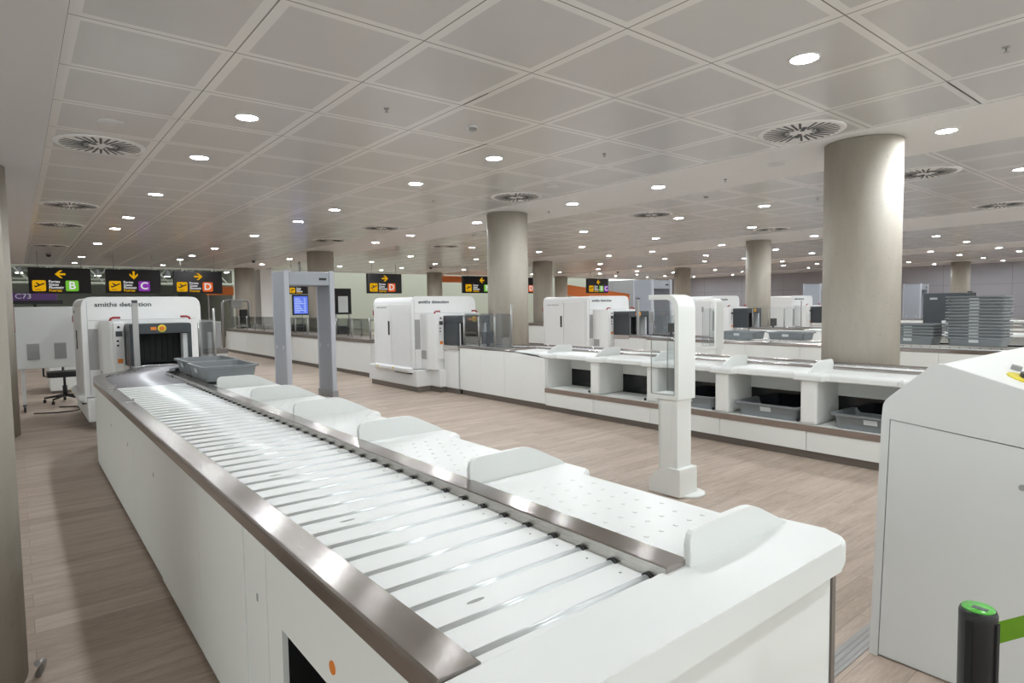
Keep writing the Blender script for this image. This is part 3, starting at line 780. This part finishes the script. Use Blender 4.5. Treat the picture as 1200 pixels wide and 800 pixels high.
# ------------------------------------------------------------------ white screen totem
def totem(lab, loc):
    t = thing('screen_totem', lab, 'totem', loc)
    xa, xb, yf = 4.14, 4.37, 3.0
    prof = [(3.29, 1.672), (3.08, 1.672), (3.025, 1.655), (3.004, 1.60), (3.0, 1.54), (3.0, .812), (3.282, .812), (3.282, .85), (3.035, .85), (3.035, 1.53), (3.045, 1.59), (3.07, 1.627), (3.11, 1.635), (3.29, 1.635)]
    # smoother bend
    prof = rpoly([(3.30, 1.672), (3.0, 1.672), (3.0, .812), (3.285, .812), (3.285, .845), (3.036, .845), (3.036, 1.632), (3.30, 1.632)], [0, .13, .004, .004, .004, .01, .10, 0], 8)
    b = B(); b.prism(prof, xa, xb, 'x', .004, 1); obj('bent_shell', b, 'totem', t)
    b = B(); b.box((xa+.002, 3.036, .845), (xa+.008, 3.275, 1.50)); b.box((xb-.008, 3.036, .845), (xb-.002, 3.275, 1.50)); obj('glass_side', b, 'glass', t)
    b = B()
    for x in (xa+.005, xb-.005): b.tube([(x, 3.275, .845), (x, 3.275, 1.50)], .0045, 6); b.tube([(x, 3.04, .848), (x, 3.275, .848)], .0045, 6); b.tube([(x, 3.04, .845), (x, 3.04, 1.46)], .0045, 6)
    b.box((xa-.006, 3.262, 1.44), (xa+.014, 3.287, 1.53)); obj('glass_frame', b, 'hardware', t)
    b = B(); b.box((4.155, 3.02, .22), (4.345, 3.075, .812), .004); b.box((4.155, 3.075, .22), (4.18, 3.21, .812), .004); b.box((4.32, 3.075, .22), (4.345, 3.21, .812), .004); b.box((4.155, 3.185, .22), (4.20, 3.21, .812), .003); obj('pole', b, 'totem', t)
    b = B(); b.box((4.135, 2.98, .012), (4.375, 3.10, .245), .006)
    b.prism(rpoly([(3.09, .012), (3.30, .012), (3.30, .10), (3.24, .20), (3.09, .235)], [0, .0, .06, .06, 0], 5), 4.14, 4.165, 'x'); b.prism(rpoly([(3.09, .012), (3.30, .012), (3.30, .10), (3.24, .20), (3.09, .235)], [0, .0, .06, .06, 0], 5), 4.345, 4.37, 'x'); obj('base_block', b, 'totem', t)
    b = B(); b.lathe([(.14, 0), (.14, .018), (.13, .024), (0, .024)], (4.33, 3.04, 0), 36); obj('foot_plate', b, 'totem', t)
    return t
tt = totem('white bent-top screen totem with glass sides standing in the aisle', (4.25, 3.08, 0))
dup(tt, (9.43, 6.06, 0), 'far screen totem with glass sides behind the tray bays, left of two trays')

# ------------------------------------------------------------------ foreground machine on the right
def machine():
    t = thing('sloped_console', 'large white sloped-top console at the right edge, foreground', 'machine', (3.7, .5, 0))
    X0, X1 = 2.95, 4.6
    prof = rpoly([(1.10, 0), (1.085, .70), (1.065, 1.155), (.868, 1.338), (.30, 1.165), (.28, 0)], [0, 0, .03, .035, .03, 0], 5)
    b = B(); b.prism(prof, X0+.02, X1, 'x', .0); obj('housing', b, 'white', t)
    # side plate: frame around an inset door
    b = B()
    b.prism(rpoly([(1.068, 1.085), (1.063, 1.158), (.868, 1.342), (.30, 1.168), (.29, 1.005)], [0, .03, .035, .02, 0], 5), X0, X0+.022, 'x')
    b.prism([(1.10, 0), (1.068, 1.085), (1.036, 1.083), (1.066, 0)], X0, X0+.022, 'x'); obj('side_frame', b, 'greymach', t)
    b = B(); b.prism([(1.0615, .012), (1.033, 1.079), (.29, .997), (.29, .012)], X0+.003, X0+.021, 'x'); d = obj('side_door', b, 'greymach', t)
    b = B(); b.lathe([(.012, -.006), (.012, .002)], (X0+.004, .575, .88), 14, 'x'); obj('door_lock', b, 'hardware', d)
    # controls on the sloping top
    sl = math.atan2(1.338-1.165, .868-.30); ny, nz = -math.sin(sl), math.cos(sl)
    def on(x, y, h): z = 1.338-(.868-y)*math.tan(sl); return Vector((x, y+ny*h, z+nz*h))
    def disc(b, x, y, r, h0, h1, seg=28):
        secs = []
        for h in (h0, h1):
            secs.append([on(x+r*math.cos(2*PI*k/seg), y+r*math.sin(2*PI*k/seg)*math.cos(sl), h) for k in range(seg)])
        b.loft(secs)
    b = B(); disc(b, 3.235, .60, .098, .0, .006); e = obj('emergency_ring', b, 'yellow', t, 'yellow ring around the emergency button')
    b = B(); disc(b, 3.255, .595, .066, .006, .022); disc(b, 3.258, .595, .05, .022, .04); obj('emergency_button', b, 'black', e)
    b = B(); disc(b, 3.40, .70, .02, 0, .02); disc(b, 3.06, .485, .02, 0, .02); obj('bolts', b, 'hardware', t)
    return t
machine()

# ------------------------------------------------------------------ belt stanchion
t = thing('belt_stanchion', 'black queue stanchion with green top and green belt at the bottom right', 'stanchion', (1.56, .37, 0))
b = B(); b.lathe([(.18, 0), (.18, .012), (.15, .025), (.03, .03), (.027, .05), (.027, .70), (.0335, .72), (.0345, .925), (.0345, .937), (.032, .944), (.0, .945)], (1.56, .37, 0), 40); obj('post', b, 'black', t)
b = B(); b.lathe([(.0295, .9445), (.0295, .9475), (0, .948)], (1.56, .37, 0), 36); cap = obj('green_cap', b, 'green', t, 'glossy bright green round cap')
b = B(); b.box((1.548, .352, .9478), (1.561, .380, .9486)); obj('cap_mark', b, 'dark', cap)
b = B()
for a in (PI*.94, -PI*.12, PI*1.45):
    c, s = math.cos(a), math.sin(a); p = Vector((1.56+c*.0325, .37+s*.0325, 0)); n = Vector((-s, c, 0))*.006; o_ = Vector((c, s, 0))*.005
    for z0, z1 in ((.74, .925),):
        b.loft([[p-n-o_+Vector((0, 0, z)), p+n-o_+Vector((0, 0, z)), p+n+o_+Vector((0, 0, z)), p-n+o_+Vector((0, 0, z))] for z in (z0, z1)])
obj('belt_slot', b, 'rubber', t)
b = B(); b.loft([[Vector((1.592, .357, z)), Vector((2.6, .0, z-.012)), ] for z in (.855, .905)], cap=False, closed=False)
bmesh.ops.solidify(b.bm, geom=list(b.bm.faces), thickness=.002)
obj('belt', b, 'belt', t, 'bright green stretched belt')

# ------------------------------------------------------------------ left side: console on casters, office chair
t = thing('wheeled_cabinet', 'pale grey cabinet with two grilles on a castered frame left of the scanner', 'cabinet', (.36, 12.5, 0))
b = B(); b.box((-.02, 12.4, .70), (.82, 12.75, 1.685), .01); obj('body', b, 'greymach', t)
for xx in (.18, .53):
    b = B(); b.box((xx-.07, 12.392, .84), (xx+.09, 12.401, 1.10))
    for k in range(9): b.mat(1).box((xx-.06, 12.388, .86+.026*k), (xx+.08, 12.393, .872+.026*k))
    obj('grille', b, ['ventgrey', 'hardware'], t)
b = B(); b.box((.78, 12.38, .98), (.80, 12.40, 1.16)); obj('handle', b, 'black', t)
for xx in (.02, .76):
    b = B(); b.box((xx, 12.43, .10), (xx+.05, 12.48, .72)); b.box((xx, 12.66, .10), (xx+.05, 12.71, .72)); b.box((xx, 12.43, .09), (xx+.05, 12.71, .13)); l = obj('leg_frame', b, 'greymach', t)
    for yy in (12.45, 12.69):
        b = B(); b.lathe([(.045, -.016), (.05, -.01), (.05, .01), (.045, .016)], (xx+.025, yy, .05), 18, 'x'); obj('caster', b, 'black', l)
b = B(); b.tube([(-.03, 12.42, 1.67), (-.02, 12.42, 1.28)], .018, 8); obj('strap', b, 'red', t, 'red vertical strap')

def chair():
    t = thing('office_chair', 'black swivel office chair behind the castered cabinet', 'chair', (.62, 13.45, 0))
    cx, cy_ = .62, 13.45
    b = B(); b.prism(rpoly([(cx-.25, cy_-.24), (cx+.25, cy_-.24), (cx+.25, cy_+.24), (cx-.25, cy_+.24)], .09, 5), .46, .55, 'z', .02, 3); obj('seat', b, 'black', t)
    b = B(); pl = rpoly([(cx-.22, .66), (cx+.22, .66), (cx+.2, 1.1), (cx-.2, 1.1)], .07, 5); b.prism(pl, cy_+.25, cy_+.31, 'y', .015, 2); obj('backrest', b, 'black', t)
    b = B(); b.tube([(cx, cy_+.1, .45), (cx, cy_+.3, .50), (cx, cy_+.33, .75)], .02, 8); obj('back_support', b, 'black', t)
    for s in (-1, 1):
        b = B(); b.tube([(cx+s*.2, cy_, .47), (cx+s*.29, cy_, .48), (cx+s*.29, cy_, .68)], .016, 8); b.box((cx+s*.29-.03, cy_-.12, .68), (cx+s*.29+.03, cy_+.12, .705), .01); obj('armrest', b, 'black', t)
    b = B(); b.tube([(cx, cy_, .1), (cx, cy_, .3)], .035, 12); b.tube([(cx, cy_, .3), (cx, cy_, .46)], .02, 12); obj('gas_lift', b, 'black', t)
    for k in range(5):
        a = 2*PI*k/5+.3; ex, ey = cx+.31*math.cos(a), cy_+.31*math.sin(a)
        b = B(); b.tube([(cx, cy_, .13), (ex, ey, .085)], [.026, .016], 8); l = obj('base_arm', b, 'black', t)
        b = B(); b.lathe([(.02, -.022), (.03, -.018), (.03, .018), (.02, .022)], (ex, ey, .03), 14, 'x'); b.tube([(ex, ey, .03), (ex, ey, .09)], .008, 6); obj('caster', b, 'black', l)
    return t
chair()
o = obj('power_cable', B().tube([(.15, 12.2, .008), (.45, 12.05, .008), (.70, 12.1, .008), (.78, 12.3, .01), (.72, 12.6, .01), (.5, 12.75, .01)], .012, 6), 'black'); tag(o, 'black cable looping on the floor by the castered cabinet', 'cable')
t = thing('white_desk', 'low white desk seen under the castered cabinet', 'desk', (.98, 15.6, 0))
b = B(); b.box((.46, 14.9, .06), (1.5, 16.3, .66), .01); obj('body', b, 'white', t)
b = B(); b.box((.5, 14.95, 0), (1.45, 16.25, .06)); obj('kick_plate', b, 'kick', t)
b = B(); b.box((.43, 14.86, .66), (1.53, 16.34, .69), .005); obj('desk_top', b, 'white', t)

# ------------------------------------------------------------------ glass guards by the scanners
def guard(lab, loc, x0, ya, yb, n=3):
    t = thing('glass_guard', lab, 'glass screen', loc)
    for k in range(n):
        a = ya+(yb-ya)*k/n; c = ya+(yb-ya)*(k+1)/n
        b = B(); b.box((x0-.004, a+.02, .90), (x0+.004, c-.02, 1.47)); obj('pane', b, 'smoke' if False else 'glass', t)
    for k in range(n+1):
        a = ya+(yb-ya)*k/n
        b = B(); b.tube([(x0, a, .88), (x0, a, 1.42 if k else 1.62)], .016, 8); obj('post', b, 'post', t)
    b = B(); b.box((x0-.04, ya-.03, .8805), (x0+.04, yb+.03, .90)); obj('base_rail', b, 'post', t)
    return t
gB = guard('clear glass guard with grey posts beside the hood of the door-side scanner', (6.27, 8.5, 0), 6.27, 7.78, 9.15)
dup(gB, (6.27+PER, 8.5, 0), 'clear glass guard beside the hood of the scanner behind the totem')
gA = guard('clear glass guard right of the nearest scanner', (1.93, 8.85, 0), 1.93, 8.35, 9.18, 1)
dup(gA, (1.93+PER, 8.85, 0), 'clear glass guard beside the scanner right of the left-centre column')
dup(gA, (1.93+2*PER, 8.85, 0), 'clear glass guard beside the far scanner left of the big column')
def pole(lab, x, y):
    t = thing('scanner_pole', lab, 'pole', (x, y, .88))
    b = B(); b.box((x-.032, y-.02, .895), (x+.032, y+.02, 1.72), .004); obj('upright', b, 'post', t)
    b = B(); b.box((x-.06, y-.06, .881), (x+.06, y+.06, .897), .004); obj('base_plate', b, 'hardware', t)
    b = B(); b.box((x-.03, y-.035, 1.70), (x+.03, y+.03, 1.735), .004); obj('end_cap', b, 'dark', t)
    return t
p0 = pole('grey upright pole in front of the nearest scanner tunnel', 1.17, 9.02)
dup(p0, (1.17+PER, 9.02, .88), 'grey upright pole before the scanner right of the left-centre column')
# small black terminals on the decks
def terminal(lab, x, y, z=.88):
    t = thing('black_terminal', lab, 'terminal', (x, y, z))
    b = B(); b.box((x-.14, y-.02, z+.06), (x+.14, y+.02, z+.27), .008); obj('screen_case', b, 'black', t)
    b = B(); b.box((x-.02, y-.01, z+.01), (x+.02, y+.03, z+.08)); b.box((x-.09, y-.06, z), (x+.09, y+.08, z+.014), .004); obj('stand', b, 'black', t)
    return t
t0 = terminal('small black terminal behind the glass guard, left of the left-centre column', 6.42, 8.62)
dup(t0, (11.62, 8.6, .88), 'small black terminal on the deck before the totem\'s metal detector')
dup(t0, (16.2, 8.62, .88), 'small black terminal behind two grey trays')

# ------------------------------------------------------------------ long entry counters beyond the scanners
def counter(lab, x0, x1, ya, yb, loc):
    t = thing('long_counter', lab, 'counter', loc)
    n = max(1, round((yb-ya)/2.4))
    for k in range(n):
        a = ya+(yb-ya)*k/n; c = ya+(yb-ya)*(k+1)/n
        b = B(); b.box((x0, a+.003, .10), (x1, c-.003, .79)); obj('front_panel', b, 'white', t)
    b = B(); b.box((x0+.04, ya+.02, 0), (x1-.04, yb-.02, .10)); obj('kick_plate', b, 'kick', t)
    b = B(); b.box((x0-.02, ya-.02, .79), (x1+.02, yb+.02, .87), .006); obj('steel_top', b, 'kick', t)
    return t
cB = counter('long white counter with steel top behind the metal detector', 6.25, 7.45, 12.9, 25.2, (6.85, 19, 0))
cA = counter('short white counter to the right behind the nearest scanner', 2.3, 3.05, 12.3, 15.5, (2.7, 13.9, 0))
b = B(); b.box((2.62, 12.35, .872), (2.98, 12.7, 1.38), .015); o = obj('control_box', b, 'hardware'); tag(o, 'dark grey control box on the counter behind the nearest scanner', 'control box')
dup(cB, (6.85+PER, 19, 0), 'far white counter behind the scanner with the totem in front')
t = thing('glass_balustrade', 'row of low glass panes with grey posts along the long counter', 'glass screen', (6.4, 19, .87))
for k in range(12):
    a = 13.2+.98*k
    b = B(); b.box((6.396, a+.03, .93), (6.404, a+.93, 1.34)); obj('pane', b, 'glass', t)
    b = B(); b.tube([(6.4, a, .87), (6.4, a, 1.36)], .018, 8); b.lathe([(.04, .87), (.04, .885)], (6.4, a, 0), 12); obj('post', b, 'post', t)
t = thing('counter_frame', 'grey tubular frames and boxes standing on the long counter', 'frame', (6.9, 15, .87))
for a in (13.1, 14.4, 15.9, 18.4):
    b = B(); b.tube([(6.75, a, .87), (6.75, a, 1.25), (6.75, a+.05, 1.3), (6.75, a+.75, 1.3), (6.75, a+.8, 1.25), (6.75, a+.8, .87)], .018, 8); b.tube([(6.75, a, 1.05), (6.75, a+.8, 1.05)], .012, 8); obj('frame', b, 'post', t)
for a in (13.5, 16.3, 19.5):
    b = B(); b.box((6.9, a, .871), (7.25, a+.4, 1.10), .01); obj('control_box', b, 'dark', t)

# tubular gate frame at the far end of the long counter
t = thing('pipe_gate', 'grey tubular gate frame with a box on top, left of the metal detector', 'gate', (6.7, 25.6, 0))
b = B(); b.tube([(6.22, 25.5, 0), (6.22, 25.5, 1.85), (6.28, 25.5, 1.93), (6.38, 25.5, 1.95), (7.05, 25.5, 1.95), (7.16, 25.5, 1.93), (7.2, 25.5, 1.85), (7.2, 25.5, 0)], .05, 10); obj('pipe_frame', b, 'post', t)
b = B(); b.box((6.5, 25.38, 1.66), (6.92, 25.62, 1.98), .02); obj('control_box', b, 'hardware', t)
b = B(); b.box((6.85, 25.7, .0), (7.2, 26.0, .9)); b.box((6.85, 25.42, 1.05), (7.12, 25.6, 1.6), .02); obj('reader', b, 'black', t)
b = B(); b.box((6.95, 26.1, 0), (8.2, 26.7, .95), .01); o = obj('white_cabinet', b, 'white'); tag(o, 'white cabinet behind the tubular gate frame', 'cabinet')

# notice board and flight screen
def slab(name, lab, cat, x0, x1, y, z0, z1, m, th=.06):
    t = thing(name, lab, cat, ((x0+x1)/2, y, z0)); b = B(); b.box((x0, y, z0), (x1, y+th, z1), .004); obj('panel', b, m, t); return t
t = slab('notice_board', 'dark notice board with a white sheet right of the metal detector', 'board', 9.25, 9.93, 22.0, 1.36, 2.33, 'signblack')
b = B(); b.box((9.41, 21.99, 1.43), (9.79, 22.0, 2.04)); obj('poster', b, 'traylabel', t)
b = B(); b.box((9.3, 22.0, 0), (9.36, 22.06, 1.4)); b.box((9.82, 22.0, 0), (9.88, 22.06, 1.4)); obj('stand', b, 'post', t)
t = slab('flight_screen', 'blue flight information screen seen through the metal detector', 'screen', 8.58, 9.24, 24.5, 1.34, 2.15, 'signblack')
b = B(); b.box((8.63, 24.49, 1.39), (9.19, 24.50, 2.09)); s_ = obj('display', b, 'screen', t)
b = B()
for k in range(9): b.box((8.66, 24.486, 1.46+.065*k), (8.66+.2+.05*(k*7 % 4), 24.491, 1.48+.065*k)); b.box((9.03, 24.486, 1.46+.065*k), (9.11, 24.491, 1.48+.065*k))
obj('text_rows', b, 'screenline', s_)
b = B(); b.box((8.87, 24.5, 2.13), (8.95, 24.56, CZ)); obj('hanger', b, 'hardware', t)

# ------------------------------------------------------------------ gate signs
def tile(b, x0, z0, s, y, th=.012, r=.05):
    b.prism(rpoly([(x0, z0), (x0+s, z0), (x0+s, z0+s), (x0, z0+s)], r, 4), y-th, y, 'y')
def arrow(b, cx, cz, s, ang, y, th=.012):
    c, sn = math.cos(ang), math.sin(ang)
    def P(u, v): return (cx+(u*c-v*sn)*s, cz+(u*sn+v*c)*s)
    w = .11
    b.prism([P(-.5, -w), (P(.34, -w)), P(.34, w), P(-.5, w)], y-th, y, 'y')
    for sg in (1, -1):
        b.prism([P(.5, 0), P(.02, sg*.44), P(-.24, sg*.44), P(.24, 0)][::1], y-th-.001*sg, y, 'y')
def plane_icon(b, x0, z0, s, y, th=.016):
    P = lambda u, v: (x0+u*s, z0+v*s)
    b.prism([P(.14, .38), P(.24, .34), P(.9, .66), P(.92, .76), P(.80, .74), P(.26, .48)], y-th, y, 'y')
    b.prism([P(.44, .54), P(.58, .62), P(.34, .80), P(.24, .78)], y-th-.001, y, 'y')
    b.prism([P(.12, .54), P(.18, .54), P(.28, .42), P(.18, .40)], y-th+.001, y, 'y')
    b.prism([P(.18, .12), P(.62, .12), P(.62, .17), P(.18, .17)], y-th, y, 'y')
def sign(lab, x0, x1, z0, z1, y, arrow_dir, letters, icon=True, ax=.5, tx=None):
    t = thing('gate_sign', lab, 'sign', ((x0+x1)/2, y, z0))
    b = B(); b.box((x0, y, z0), (x1, y+.16, z1), .006); obj('board', b, 'signblack', t)
    W, H = x1-x0, z1-z0
    yy = y-.0005
    s = H*.42
    b = B(); tile(b, x0+W*.055, z0+H*.09, s, yy); ic = obj('departures_icon', b, 'sy', t)
    b = B(); plane_icon(b, x0+W*.055, z0+H*.09, s, yy); obj('plane_symbol', b, 'signblack', ic)
    if arrow_dir is not None:
        b = B(); arrow(b, x0+W*ax, z0+H*.755, H*.34, arrow_dir, yy); obj('arrow', b, 'sy', t)
    tx0 = x0+W*.055+s+W*.045
    for i, w in enumerate(('Portes', 'Gates', 'Flugsteig', 'Puertas')):
        text_mesh(w, H*.135, 'sy' if i == 3 else 'sw', 'lettering', t, (tx0, yy-.004, z0+H*(.46-.115*i)), bold=.002)
    for i, (ch, m, fx) in enumerate(letters):
        b = B(); tile(b, x0+W*fx, z0+H*.09, s, yy); l = obj('gate_tile', b, m, t)
        text_mesh(ch, s*1.0, 'sw', 'letter', l, (x0+W*fx+s/2, yy-.014, z0+H*.09+s/2), align='CENTER', bold=.006)
    for fx in (.15, .85): obj('hanger_rod', B().tube([(x0+W*fx, y+.08, z1), (x0+W*fx, y+.08, CZ)], .012, 6), 'hardware', t)
    return t
Lf, Dn, Rt = PI, -PI/2, 0.
sign('black gate sign with green B and left arrow', .35, 1.94, 2.18, 2.98, 24, Lf, [('B', 'sg', .58)], ax=.5)
sign('black gate sign with purple C and down arrow', 2.34, 3.925, 2.19, 2.98, 24, Dn, [('C', 'sp', .58)], ax=.5)
sign('black gate sign with orange D beside the purple C sign', 4.32, 5.885, 2.18, 2.975, 24, Rt, [('D', 'so', .58)], ax=.5)
sign('black departures sign seen through the metal detector', 8.25, 9.4, 2.16, 2.66, 24, None, [('B', 'sg', .72)])
sign('black gate sign with orange D above the door-side scanner', 11.6, 13.2, 2.20, 3.04, 24, Rt, [('D', 'so', .58)], ax=.5)
sign('black sign with green B and purple C partly behind the left-centre column', 16.47, 18.6, 2.22, 3.03, 24, Lf, [('B', 'sg', .56), ('C', 'sp', .78)], ax=.5)
sign('black gate sign with orange D between the left-centre column and the next', 19.5, 21.1, 2.22, 3.02, 24, Rt, [('D', 'so', .62)], ax=.45)
sign('black sign with green B and purple C above the far scanner', 24.84, 26.5, 2.24, 3.05, 24, Lf, [('B', 'sg', .55), ('C', 'sp', .78)], ax=.5)
# purple gate fascia with its number, orange shop fascias
t = thing('gate_fascia', 'purple C73 gate fascia behind the nearest scanner', 'sign', (.8, 33, 1.9))
b = B(); b.box((-1.5, 33, 2.10), (1.42, 33.2, 2.42)); obj('board', b, 'purple', t)
b = B(); b.box((-1.5, 32.95, 1.95), (1.6, 33.25, 2.10)); b.box((-1.3, 33.0, 0), (-1.2, 33.1, 2.0)); b.box((.6, 33.0, 0), (.7, 33.1, 2.0)); obj('frame', b, 'black', t)
text_mesh('C73', .30, 'traylabel', 'lettering', t, (.0, 32.995, 2.27), sx=1.1)
t = thing('orange_fascia', 'short orange fascia beside the far left column and the D sign', 'sign', (7.5, 31, 0))
obj('board', B().box((6.9, 31.0, 2.28), (8.1, 31.2, 2.68), .02), 'fascia', t)
for x in (7.0, 8.0): obj('support_post', B().box((x-.03, 31.07, 0), (x+.03, 31.13, 2.3)), 'hardware', t)
t = thing('orange_fascia', 'long sloping orange fascia behind the far B and C sign', 'sign', (33.3, 31, 0))
obj('board', B().prism([(30.0, 2.25), (36.6, 1.85), (36.6, 2.36), (30.0, 3.0)], 31.0, 31.2, 'y'), 'fascia', t)
for x in (30.3, 36.3): obj('support_post', B().box((x-.04, 31.06, 0), (x+.04, 31.14, 2.2 if x < 33 else 1.9)), 'hardware', t)
t = thing('orange_fascia', 'thin orange fascia strip above the centre gate signs', 'sign', (22.1, 30.7, 3.0))
obj('board', B().box((19.2, 30.63, 3.02), (25.0, 30.78, 3.40), .02), 'fascia', t)
for x in (19.6, 24.6): obj('bracket', B().box((x-.03, 30.6, 3.38), (x+.03, 30.7, 3.9)), 'hardware', t)
o = obj('pale_door', B().box((13.5, 36.9, 0), (16.2, 36.998, 2.3), .01), 'pale'); tag(o, 'pale door panel in the far wall under the D sign', 'door')
# far white partition by the D column
b = B(); b.box((9.0, 29.9, 0), (9.55, 31.6, CZ)); o = obj('wall_partition', b, 'plaster'); o['kind'] = 'structure'

# ------------------------------------------------------------------ right background
t = thing('dark_cabinet', 'dark slate cabinet wall behind the tall tray stack', 'cabinet', (22.7, 6.37, 0))
b = B(); b.box((22.4, 5.75, .1), (23.0, 6.98, 1.80), .01); obj('body', b, 'dark', t)
b = B(); b.box((22.45, 5.8, 0), (22.95, 6.93, .1)); obj('kick_plate', b, 'black', t)
b = B(); b.box((22.39, 6.6, 1.6), (22.40, 6.8, 1.66)); obj('name_plate', b, 'ventgrey', t)
t = slab('wall_monitor', 'small black monitor on a bracket right of the dark cabinet', 'monitor', 27.9, 28.3, 7.2, 1.65, 1.9, 'black')
b = B(); b.box((28.05, 7.26, 0), (28.15, 7.36, 1.8)); obj('stand', b, 'post', t)

# ------------------------------------------------------------------ light & render settings
w = bpy.data.worlds.new('world'); S.world = w; w.use_nodes = True
w.node_tree.nodes['Background'].inputs[0].default_value = (.93, 1, .98, 1); w.node_tree.nodes['Background'].inputs[1].default_value = 1.75
S.view_settings.view_transform = 'Standard'; S.view_settings.look = 'None'; S.view_settings.gamma = 1; S.view_settings.use_curve_mapping = False
S.view_settings.exposure = 0.0
S.cycles.max_bounces = 12; S.cycles.diffuse_bounces = 8; S.cycles.glossy_bounces = 4; S.cycles.transparent_max_bounces = 16
S.cycles.sample_clamp_indirect = 4.0
S.cycles.use_denoising = True
bpy.context.view_layer.update()
